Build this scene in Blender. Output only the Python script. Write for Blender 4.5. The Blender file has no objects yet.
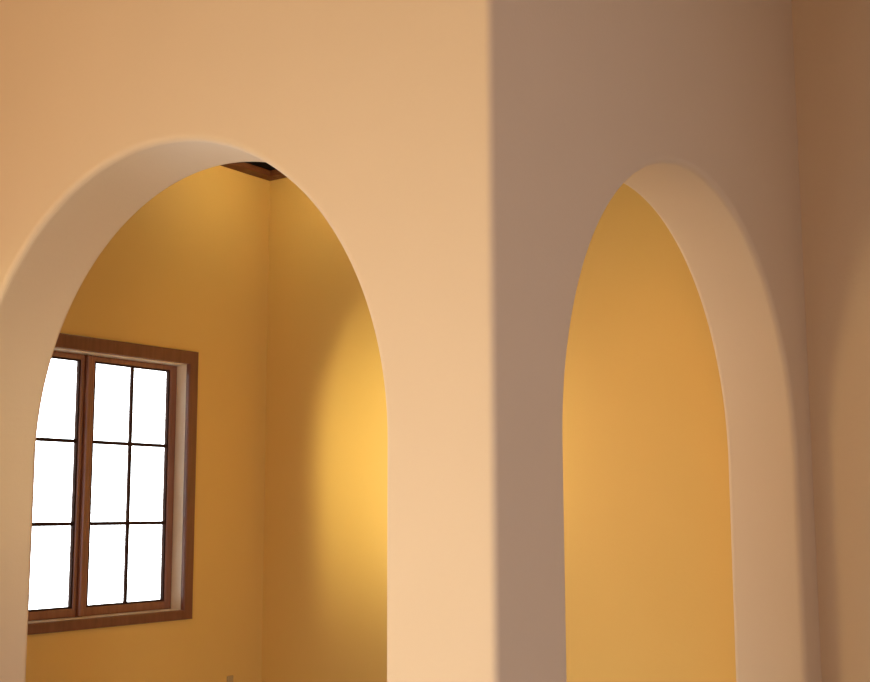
import bpy, bmesh, math
from mathutils import Matrix, Vector

scene = bpy.context.scene
COL = scene.collection
scene.view_settings.view_transform = 'Standard'
scene.view_settings.look = 'None'

# ------------------------------------------------------------------ metrics (metres)
EYE = 1.60                      # camera height; the image fit gave heights relative to it
T = 0.2560                      # thickness of the left arched wall
T2 = 0.2380                     # thickness of the right arched wall
L = 2.4813                      # inner face of the window wall (X = -L)
DB = 1.964                      # face of the back wall (Y = DB)
ZS, ZA = EYE + 0.1509, EYE + 0.9515          # spring and apex of both arches
ARCH_L = (0.2846, 1.8264)       # opening along -X in the left wall
ARCH_R = (0.2960, 1.8170)       # opening along +Y in the right wall
BULL = 0.020                    # rounded drywall edge of the arches
RC = 0.017                      # rounded outer corner
HALL_TOP = 3.95
TRIM_Z = EYE + 1.5160           # underside of the wood trim in the small room
X_HALL, Y_HALL = 3.6, -5.2      # far limits of the hall


# ------------------------------------------------------------------ materials
def new_mat(name):
    m = bpy.data.materials.new(name)
    m.use_nodes = True
    nt = m.node_tree
    nt.nodes.clear()
    out = nt.nodes.new('ShaderNodeOutputMaterial')
    return m, nt, out


def paint(name, c1, c2, rough=0.62, bump=0.05, spec=0.25, mottle=3.0):
    """Painted, lightly textured plasterboard."""
    m, nt, out = new_mat(name)
    b = nt.nodes.new('ShaderNodeBsdfPrincipled')
    tc = nt.nodes.new('ShaderNodeTexCoord')
    n1 = nt.nodes.new('ShaderNodeTexNoise')
    n1.inputs['Scale'].default_value = mottle
    n1.inputs['Detail'].default_value = 5
    mix = nt.nodes.new('ShaderNodeMix')
    mix.data_type = 'RGBA'
    mix.inputs['A'].default_value = (*c1, 1)
    mix.inputs['B'].default_value = (*c2, 1)
    n2 = nt.nodes.new('ShaderNodeTexNoise')
    n2.inputs['Scale'].default_value = 95
    n2.inputs['Detail'].default_value = 4
    bp = nt.nodes.new('ShaderNodeBump')
    bp.inputs['Strength'].default_value = bump
    bp.inputs['Distance'].default_value = 0.01
    nt.links.new(tc.outputs['Object'], n1.inputs['Vector'])
    nt.links.new(tc.outputs['Object'], n2.inputs['Vector'])
    nt.links.new(n1.outputs['Fac'], mix.inputs['Factor'])
    nt.links.new(mix.outputs['Result'], b.inputs['Base Color'])
    nt.links.new(n2.outputs['Fac'], bp.inputs['Height'])
    nt.links.new(bp.outputs['Normal'], b.inputs['Normal'])
    b.inputs['Roughness'].default_value = rough
    b.inputs['Specular IOR Level'].default_value = spec
    nt.links.new(b.outputs['BSDF'], out.inputs['Surface'])
    return m


def wood(name, c1, c2, rough=0.35, scale=(2.0, 30.0, 30.0), spec=0.5):
    m, nt, out = new_mat(name)
    b = nt.nodes.new('ShaderNodeBsdfPrincipled')
    tc = nt.nodes.new('ShaderNodeTexCoord')
    mp = nt.nodes.new('ShaderNodeMapping')
    mp.inputs['Scale'].default_value = scale
    n = nt.nodes.new('ShaderNodeTexNoise')
    n.inputs['Scale'].default_value = 3.0
    n.inputs['Detail'].default_value = 6
    cr = nt.nodes.new('ShaderNodeValToRGB')
    cr.color_ramp.elements[0].position = 0.3
    cr.color_ramp.elements[0].color = (*c1, 1)
    cr.color_ramp.elements[1].position = 0.7
    cr.color_ramp.elements[1].color = (*c2, 1)
    bp = nt.nodes.new('ShaderNodeBump')
    bp.inputs['Strength'].default_value = 0.06
    nt.links.new(tc.outputs['Object'], mp.inputs['Vector'])
    nt.links.new(mp.outputs['Vector'], n.inputs['Vector'])
    nt.links.new(n.outputs['Fac'], cr.inputs['Fac'])
    nt.links.new(cr.outputs['Color'], b.inputs['Base Color'])
    nt.links.new(n.outputs['Fac'], bp.inputs['Height'])
    nt.links.new(bp.outputs['Normal'], b.inputs['Normal'])
    b.inputs['Roughness'].default_value = rough
    b.inputs['Specular IOR Level'].default_value = spec
    nt.links.new(b.outputs['BSDF'], out.inputs['Surface'])
    return m


def glass(name):
    m, nt, out = new_mat(name)
    tr = nt.nodes.new('ShaderNodeBsdfTransparent')
    tr.inputs['Color'].default_value = (0.97, 0.98, 0.98, 1)
    gl = nt.nodes.new('ShaderNodeBsdfGlossy')
    gl.inputs['Roughness'].default_value = 0.02
    fr = nt.nodes.new('ShaderNodeFresnel')
    fr.inputs['IOR'].default_value = 1.45
    mx = nt.nodes.new('ShaderNodeMixShader')
    nt.links.new(fr.outputs['Fac'], mx.inputs['Fac'])
    nt.links.new(tr.outputs['BSDF'], mx.inputs[1])
    nt.links.new(gl.outputs['BSDF'], mx.inputs[2])
    nt.links.new(mx.outputs['Shader'], out.inputs['Surface'])
    return m


M_HALL = paint('hall_paint', (0.70, 0.545, 0.375), (0.73, 0.57, 0.40))
M_GOLD_LIT = paint('gold_lit_paint', (0.74, 0.475, 0.135), (0.78, 0.505, 0.15))  # hall tan pushed to gold; warm bounced light put into the colour
M_CEIL = paint('hall_grey_paint', (0.44, 0.385, 0.36), (0.47, 0.415, 0.39))
M_FLOOR = paint('pale_floor_screed', (0.40, 0.43, 0.47), (0.44, 0.47, 0.51), 0.5, 0.02)
M_WIN = wood('stained_window_wood', (0.150, 0.050, 0.025), (0.200, 0.072, 0.038), 0.3, (22, 22, 2.5))
M_JAMB = wood('glare_lit_jamb_wood', (0.84, 0.70, 0.50), (0.88, 0.76, 0.58), 0.3, (22, 22, 2.5), 1.0)  # jamb wood lightened to cream; daylight glare put into the colour
M_SASH = wood('sash_wood', (0.22, 0.088, 0.050), (0.30, 0.125, 0.072), 0.3, (22, 22, 2.5))
M_BEAD = wood('backlit_glazing_wood', (0.030, 0.014, 0.010), (0.050, 0.022, 0.014), 0.8, (22, 22, 2.5), 0.1)  # muntins and bead darkened; their backlit shade is in the colour
M_TRIM = wood('dark_stained_trim', (0.115, 0.032, 0.008), (0.175, 0.055, 0.016), 0.6, (9, 9, 30))
M_SHADED = wood('shaded_ceiling_boards', (0.004, 0.003, 0.004), (0.008, 0.006, 0.006), 0.8, (2, 24, 10), 0.1)  # boards near-black because the ceiling's shadow is put into the colour
M_GLASS = glass('window_glass')
M_PLATE = paint('dull_plate_paint', (0.46, 0.33, 0.15), (0.50, 0.36, 0.17), 0.5, 0.0)


# ------------------------------------------------------------------ helpers
def link(name, bm, mats, parent=None, smooth=None, recalc=True):
    if recalc:
        bmesh.ops.recalc_face_normals(bm, faces=bm.faces)
    flat = [f.tag for f in bm.faces]
    me = bpy.data.meshes.new(name)
    bm.to_mesh(me)
    bm.free()
    for m in (mats if isinstance(mats, (list, tuple)) else [mats]):
        me.materials.append(m)
    if smooth is not None:
        me.set_sharp_from_angle(angle=math.radians(smooth))
        me.polygons.foreach_set('use_smooth', [not t for t in flat])
    o = bpy.data.objects.new(name, me)
    COL.objects.link(o)
    if parent:
        o.parent = parent
    return o


def tag(o, label, cat, kind=None, group=None):
    o['label'] = label
    o['category'] = cat
    if kind:
        o['kind'] = kind
    if group:
        o['group'] = group
    return o


def add_box(bm, p0, p1, mi=0, bevel=0.0):
    c = [(a + b) / 2 for a, b in zip(p0, p1)]
    s = [abs(b - a) for a, b in zip(p0, p1)]
    r = bmesh.ops.create_cube(bm, size=1.0, matrix=Matrix.Translation(c) @ Matrix.Diagonal((*s, 1)))
    vs = r['verts']
    fs = {f for v in vs for f in v.link_faces}
    for f in fs:
        f.material_index = mi
    if bevel:
        es = {e for v in vs for e in v.link_edges}
        rr = bmesh.ops.bevel(bm, geom=list(es), offset=bevel, segments=2, profile=0.5, affect='EDGES')
        for f in rr['faces']:
            f.material_index = mi


def arch_wall(bm, mp, s0f, s0b, s1, z1, arch, t, r, mi_front=0, mi_back=1, bull_back=0):
    """Wall in (s, depth, z) with a round-headed opening and bullnosed edges, mapped to space by mp."""
    a0, a1 = arch
    m, h, v = (a0 + a1) / 2, (a1 - a0) / 2, ZA - ZS
    NJ, NA = 14, 96
    pts = []                                           # (s, z, normal into the wall)
    for i in range(NJ):
        pts.append((a0, ZS * i / NJ, -1.0, 0.0))
    for i in range(NA + 1):
        th = math.pi * i / NA
        n = Vector((-math.cos(th) / h, math.sin(th) / v)).normalized()
        pts.append((m - h * math.cos(th), ZS + v * math.sin(th), n.x, n.y))
    for i in range(NJ - 1, -1, -1):
        pts.append((a1, ZS * i / NJ, 1.0, 0.0))
    K = 6
    rb = r * 0.8
    prof = []                                          # (offset into wall, depth, material)
    for k in range(K + 1):
        a = math.pi / 2 * k / K
        prof.append((r - r * math.sin(a), r - r * math.cos(a)))
    for k in range(1, 6):
        prof.append((0.0, r + (t - r - rb) * k / 6))
    for k in range(K + 1):
        a = math.pi / 2 * k / K
        prof.append((rb - rb * math.cos(a), t - rb + rb * math.sin(a)))
    grid = []
    for (s, z, nx, nz) in pts:
        grid.append([bm.verts.new(mp(s + nx * o, d, z + nz * o)) for (o, d) in prof])
    nb = len(prof) - 1
    for i in range(len(grid) - 1):
        for j in range(nb):
            f = bm.faces.new((grid[i][j], grid[i + 1][j], grid[i + 1][j + 1], grid[i][j + 1]))
            f.material_index = mi_back if (bull_back and j >= nb - K) else mi_front  # paler paint on the back bullnose stands in for its lit edge
    # flat faces around the opening
    q1, q3 = NJ + NA // 4, NJ + 3 * NA // 4
    def border(i, s0):
        if i <= NJ:
            return (s0, pts[i][1])
        if i <= q1:
            return (s0, ZS + (z1 - ZS) * (i - NJ) / (q1 - NJ))
        if i <= q3:
            return (s0 + (s1 - s0) * (i - q1) / (q3 - q1), z1)
        if i <= NJ + NA:
            return (s1, z1 + (ZS - z1) * (i - q3) / (NJ + NA - q3))
        return (s1, pts[i][1])
    for (j, d, s0, mi) in ((0, 0.0, s0f, mi_front), (nb, t, s0b, mi_back)):
        ring = [bm.verts.new(mp(*(lambda b: (b[0], d, b[1]))(border(i, s0)))) for i in range(len(pts))]
        for i in range(len(pts) - 1):
            f = bm.faces.new((grid[i][j], grid[i + 1][j], ring[i + 1], ring[i]))
            f.material_index = mi
            f.tag = True
    # top edge
    vs = [bm.verts.new(mp(*p)) for p in ((s0f, 0, z1), (s1, 0, z1), (s1, t, z1), (s0b, t, z1))]
    bm.faces.new(vs)


# ------------------------------------------------------------------ the two arched walls
ML = lambda s, d, z: (-s, d, z)          # left wall runs along -X, thickness along +Y
MR = lambda s, d, z: (-d, s, z)          # right wall runs along +Y, thickness along -X

bm = bmesh.new()
arch_wall(bm, ML, RC, T2, L, HALL_TOP, ARCH_L, T, BULL)
# rounded outer corner and the short return that the right wall continues
prev = None
seq = [(RC - RC * math.sin(a), RC - RC * math.cos(a)) for a in [math.pi / 2 * k / 8 for k in range(9)]] + [(0.0, T)]
for (s, d) in seq:
    cur = (bm.verts.new(ML(s, d, 0)), bm.verts.new(ML(s, d, HALL_TOP)))
    if prev:
        bm.faces.new((prev[0], cur[0], cur[1], prev[1]))
    prev = cur
bmesh.ops.remove_doubles(bm, verts=bm.verts, dist=1e-5)
o = link('wall_left', bm, [M_HALL, M_GOLD_LIT], smooth=35)
tag(o, 'brightly lit beige plaster wall with the wide round arch in front of the window', 'wall', 'structure')

bm = bmesh.new()
arch_wall(bm, MR, T, T, DB, HALL_TOP, ARCH_R, T2, BULL)
bmesh.ops.remove_doubles(bm, verts=bm.verts, dist=1e-5)
o = link('wall_right', bm, [M_HALL, M_GOLD_LIT], smooth=35)
tag(o, 'shaded grey-brown plaster wall with the narrower looking arch, right of the corner', 'wall', 'structure')

# ------------------------------------------------------------------ back wall (golden inside, tan in the hall)
bm = bmesh.new()
add_box(bm, (-L - 0.20, DB, 0), (-T2 / 2, DB + 0.2, HALL_TOP), 1)
add_box(bm, (-T2 / 2, DB, 0), (X_HALL, DB + 0.2, HALL_TOP), 0)
bmesh.ops.remove_doubles(bm, verts=bm.verts, dist=1e-5)
inner = [f for f in bm.faces if abs(f.normal.x) > 0.9 and abs(f.calc_center_median().x + T2 / 2) < 1e-3]
bmesh.ops.delete(bm, geom=inner, context='FACES_ONLY')
o = link('wall_back', bm, [M_HALL, M_GOLD_LIT])
tag(o, 'back wall, golden yellow behind both arches and brown at the far right edge', 'wall', 'structure')

# ------------------------------------------------------------------ window wall
WY0, WY1 = 0.536, 1.472                   # clear width between the jambs
WZ0, WZ1 = EYE - 0.402, EYE + 0.608       # clear height
JT = 0.024                                # jamb board thickness
WT = 0.100
bm = bmesh.new()
x0, x1 = -L - WT, -L
for (ya, yb, za, zb) in ((T, WY0 - JT, 0, HALL_TOP), (WY1 + JT, DB, 0, HALL_TOP),
                         (WY0 - JT, WY1 + JT, 0, WZ0 - JT), (WY0 - JT, WY1 + JT, WZ1 + JT, HALL_TOP)):
    add_box(bm, (x0, ya, za), (x1, yb, zb))
o = link('wall_window', bm, [M_GOLD_LIT])
tag(o, 'golden yellow wall holding the divided window, seen through the wide arch', 'wall', 'structure')

# ------------------------------------------------------------------ window
win = bpy.data.objects.new('window_1', None)
COL.objects.link(win)
win.location = (-L, (WY0 + WY1) / 2, WZ0)
tag(win, 'brown wood framed double casement window with small panes on the golden wall', 'window', 'structure')
WI = Matrix.Translation(win.location).inverted()


def wpart(name, bm, mat, parent=win, smooth=None):
    o = link(name, bm, mat, None, smooth)
    o.parent = parent
    M = win.matrix_basis.inverted() if parent is win else Matrix()
    o.data.transform(WI)
    return o


def mitred(bm, y0, y1, z0, z1, widths, xa, xb, bevel=0.004):
    """Four mitred boards round the opening; widths = (left, right, bottom, top), growing outward."""
    wl, wr, wb, wt = widths
    inn = [(y0, z0), (y1, z0), (y1, z1), (y0, z1)]
    out = [(y0 - wl, z0 - wb), (y1 + wr, z0 - wb), (y1 + wr, z1 + wt), (y0 - wl, z1 + wt)]
    for k in range(4):
        a, b = k, (k + 1) % 4
        quad = (inn[a], inn[b], out[b], out[a])
        va = [bm.verts.new((xa, y, z)) for (y, z) in quad]
        vb = [bm.verts.new((xb, y, z)) for (y, z) in quad]
        fs = [bm.faces.new(va), bm.faces.new(vb[::-1])]
        for i in range(4):
            j = (i + 1) % 4
            fs.append(bm.faces.new((va[i], va[j], vb[j], vb[i])))
        if bevel:
            es = [e for e in {e for f in fs for e in f.edges}
                  if abs(e.verts[0].co.x - xb) < 1e-6 and abs(e.verts[1].co.x - xb) < 1e-6
                  and {e.verts[0].co.yz[:], e.verts[1].co.yz[:]} not in ()]
            es = [va and e for e in es]
            rim = [e for e in es if (e.verts[0] in (vb[0], vb[1]) and e.verts[1] in (vb[0], vb[1]))
                   or (e.verts[0] in (vb[2], vb[3]) and e.verts[1] in (vb[2], vb[3]))]
            bmesh.ops.bevel(bm, geom=rim, offset=bevel, segments=2, profile=0.5, affect='EDGES')


bm = bmesh.new()
mitred(bm, WY0 - 0.006, WY1 + 0.002, WZ0 - 0.002, WZ1 + 0.004, (0.056, 0.052, 0.040, 0.056), -L - 0.002, -L + 0.019, 0.005)
wpart('casing', bm, M_WIN)
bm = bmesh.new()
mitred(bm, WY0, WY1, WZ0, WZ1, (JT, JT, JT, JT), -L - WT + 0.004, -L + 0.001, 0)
# parting stop just in front of the sashes
SX = -L - 0.052                            # room-side face of the sashes
mitred(bm, WY0 + 0.010, WY1 - 0.010, WZ0 + 0.010, WZ1 - 0.010, (0.010,) * 4, SX - 0.038, SX - 0.025, 0)
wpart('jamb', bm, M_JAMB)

YM = (WY0 + WY1) / 2
bm = bmesh.new()
add_box(bm, (SX - 0.030, YM - 0.014, WZ0), (SX + 0.013, YM + 0.014, WZ1), bevel=0.007)
wpart('mullion', bm, M_SASH)

ST, RT, RB = 0.021, 0.022, 0.034           # stile, top rail, bottom rail
for (ya, yb) in ((WY0, YM - 0.014), (YM + 0.014, WY1)):
    ga, gb = ya + (0.040 if ya == WY0 else ST), yb - (0.040 if yb == WY1 else ST)
    za, zb = WZ0 + RB, WZ1 - RT
    bm = bmesh.new()
    mitred(bm, ga, gb, za, zb, (ga - ya, yb - gb, RB, RT), SX - 0.024, SX, 0.005)
    sash = wpart('sash', bm, M_SASH)
    bm = bmesh.new()
    yc = (ga + gb) / 2
    add_box(bm, (SX - 0.018, yc - 0.0062, za), (SX - 0.005, yc + 0.0062, zb), bevel=0.002)
    for k in (1, 2):
        zc = za + (zb - za) * k / 3
        add_box(bm, (SX - 0.0175, ga, zc - 0.0070), (SX - 0.0055, gb, zc + 0.0070), bevel=0.002)
    mitred(bm, ga + 0.006, gb - 0.006, za + 0.006, zb - 0.006, (0.007,) * 4, SX - 0.019, SX - 0.003, 0)
    wpart('muntin', bm, M_BEAD, sash)
    bm = bmesh.new()
    add_box(bm, (SX - 0.013, ga, za), (SX - 0.010, gb, zb))
    wpart('glass_pane', bm, M_GLASS, sash)

# ------------------------------------------------------------------ small room: wood trim and board ceiling
TW, TH = 0.062, 0.028
specs = [
    ('trim_1', (-L, T, -L + TW, DB), 'dark brown wood trim along the top of the window wall', 0),
    ('trim_2', (-L + TW, DB - TW, -T2, DB), 'dark brown wood trim along the top of the golden back wall', 1),
]
for (n, (xa, ya, xb, yb), lab, k) in specs:
    bm = bmesh.new()
    add_box(bm, (xa, ya, TRIM_Z), (xb, yb, TRIM_Z + TH), bevel=0.003)
    o = link(n, bm, M_TRIM)
    tag(o, lab, 'wood trim', 'structure')
bm = bmesh.new()
nb = 18
for k in range(nb):
    ya = T + (DB - T) * k / nb
    yb = T + (DB - T) * (k + 1) / nb
    add_box(bm, (-L, ya + 0.002, TRIM_Z + TH), (-T2, yb - 0.002, TRIM_Z + TH + 0.03))
add_box(bm, (-L, T, TRIM_Z + TH + 0.03), (-T2, DB, TRIM_Z + TH + 0.06))
o = link('ceiling', bm, M_SHADED)
tag(o, 'board ceiling coloured near-black for shade, glimpsed at the top of the wide arch', 'ceiling', 'structure')

# ------------------------------------------------------------------ rest of the hall (outside the frame)
bm = bmesh.new()
add_box(bm, (-L - WT, Y_HALL - 0.2, -0.12), (X_HALL + 0.2, DB + 0.2, 0.0))
o = link('floor', bm, M_FLOOR)
tag(o, 'pale grey floor of the hall and the small room', 'floor', 'structure')
bm = bmesh.new()
add_box(bm, (-L - WT, Y_HALL - 0.2, HALL_TOP), (X_HALL + 0.2, DB + 0.2, HALL_TOP + 0.12))
o = link('ceiling_hall', bm, M_CEIL)
tag(o, 'plain grey ceiling of the hall above the corner', 'ceiling', 'structure')
for (n, a, b, lab) in (
        ('wall_far', (-L - WT, Y_HALL, 0), (-L, T, HALL_TOP), 'grey hall wall beyond the left edge'),
        ('wall_front', (-L - WT, Y_HALL - 0.2, 0), (X_HALL + 0.2, Y_HALL, HALL_TOP), 'grey hall wall behind the viewer'),
        ('wall_side', (X_HALL, Y_HALL, 0), (X_HALL + 0.2, DB + 0.2, HALL_TOP), 'grey hall wall beyond the right edge')):
    bm = bmesh.new()
    add_box(bm, a, b)
    o = link(n, bm, M_CEIL)
    tag(o, lab, 'wall', 'structure')

# ------------------------------------------------------------------ faint plate low on the window wall
bm = bmesh.new()
py, pz = 1.766, EYE - 0.755
add_box(bm, (-L, py - 0.018, pz - 0.055), (-L + 0.006, py + 0.018, pz + 0.055), bevel=0.002)
o = link('wall_plate', bm, M_PLATE)
tag(o, 'small dull plate low on the golden wall, right of the window', 'wall plate')

# ------------------------------------------------------------------ light
w = bpy.data.worlds.new('World')
scene.world = w
w.use_nodes = True
bg = w.node_tree.nodes['Background']
bg.inputs['Color'].default_value = (0.93, 0.96, 1.0, 1)
bg.inputs['Strength'].default_value = 8.0


def area(name, loc, target, size, power, color, size_y=None):
    d = bpy.data.lights.new(name, 'AREA')
    d.energy = power
    d.color = color
    d.shape = 'RECTANGLE'
    d.size = size
    d.size_y = size_y or size
    o = bpy.data.objects.new(name, d)
    COL.objects.link(o)
    o.location = loc
    o.rotation_euler = (Vector(target) - Vector(loc)).to_track_quat('-Z', 'Y').to_euler()
    return o


# daylight from a big window in the far hall wall, raking along the lit wall
area('hall_window', (-2.38, -3.4, 1.55), (0, -3.2, 1.6), 2.2, 88, (1.0, 0.75, 0.38), 1.5)
# smaller, whiter fill added close to the corner, with no window there
area('corner_fill', (-0.36, -1.7, 1.25), (-0.1, 0, 1.5), 0.5, 14, (0.98, 0.99, 0.98), 1.1)
# pale low fills added for daylight bounced off the floor
area('low_cool_fill', (-0.75, -2.6, 0.25), (-0.3, 0, 1.3), 1.0, 10, (0.88, 0.94, 1.0), 0.6)
area('room_cool_fill', (-0.95, 1.05, 0.15), (-0.9, 1.9, 0.9), 0.7, 2.5, (0.84, 0.92, 1.0), 0.5)
# orange fill added high on the far left, tinting the upper wall
area('hall_glow', (-2.25, -2.0, 2.7), (-1.7, 0, 2.7), 0.7, 9, (1.0, 0.46, 0.09))
# cool fill added on the shaded side, aimed at the corner
area('cool_fill', (3.2, 0.6, 1.6), (2.0, -0.9, 1.5), 1.0, 34, (0.68, 0.78, 1.0))
# warm fill added in place of bounce from the rest of the hall
area('bounce_fill', (3.0, -4.2, 2.4), (0.2, 1.9, 1.8), 1.6, 38, (1.0, 0.46, 0.11))


def lamp(name, loc, power, color, r):
    d = bpy.data.lights.new(name, 'POINT')
    d.energy = power
    d.color = color
    d.shadow_soft_size = r
    o = bpy.data.objects.new(name, d)
    COL.objects.link(o)
    o.location = loc
    return o


# warm fill added high up for the bright band below the ceiling
lamp('ceiling_fill', (-2.08, 1.58, TRIM_Z - 0.05), 3.6, (1.0, 0.82, 0.46), 0.03)
# spot added to throw the bright patch through the wide arch
d = bpy.data.lights.new('patch_spot', 'SPOT')
d.energy = 1150
d.color = (1.0, 0.91, 0.50)
d.spot_size = math.radians(16)
d.spot_blend = 1.0
d.shadow_soft_size = 0.30
o = bpy.data.objects.new('patch_spot', d)
COL.objects.link(o)
o.location = (-0.92, -3.7, 1.45)
o.rotation_euler = (Vector((-1.70, DB, EYE + 0.22)) - o.location).to_track_quat('-Z', 'Y').to_euler()
# soft warm fill added behind the corner pier, for the right arch's inner face
lamp('pier_fill', (-1.0, 1.15, EYE + 0.36), 4.5, (1.0, 0.60, 0.26), 0.05)
# sky light portal at the window
p = area('window_portal', (-L - WT - 0.02, YM, (WZ0 + WZ1) / 2), (0, YM, (WZ0 + WZ1) / 2), WY1 - WY0, 1, (1, 1, 1), WZ1 - WZ0)
p.data.cycles.is_portal = True

# ------------------------------------------------------------------ camera (fitted to the photograph)
F, PITCH, ROLL, PHI = 1223.95, 0.1371, -0.0026, 0.6171
cd = bpy.data.cameras.new('camera')
cd.sensor_fit = 'HORIZONTAL'
cd.sensor_width = 36
cd.lens = F / 870 * 36
cd.clip_start = 0.05
cam = bpy.data.objects.new('camera', cd)
COL.objects.link(cam)
cam.matrix_world = (Matrix.Translation((1.34847, -2.10859, EYE)) @ Matrix.Rotation(PHI, 4, 'Z')
                    @ Matrix.Rotation(math.pi / 2 + PITCH, 4, 'X') @ Matrix.Rotation(ROLL, 4, 'Z'))
scene.camera = cam
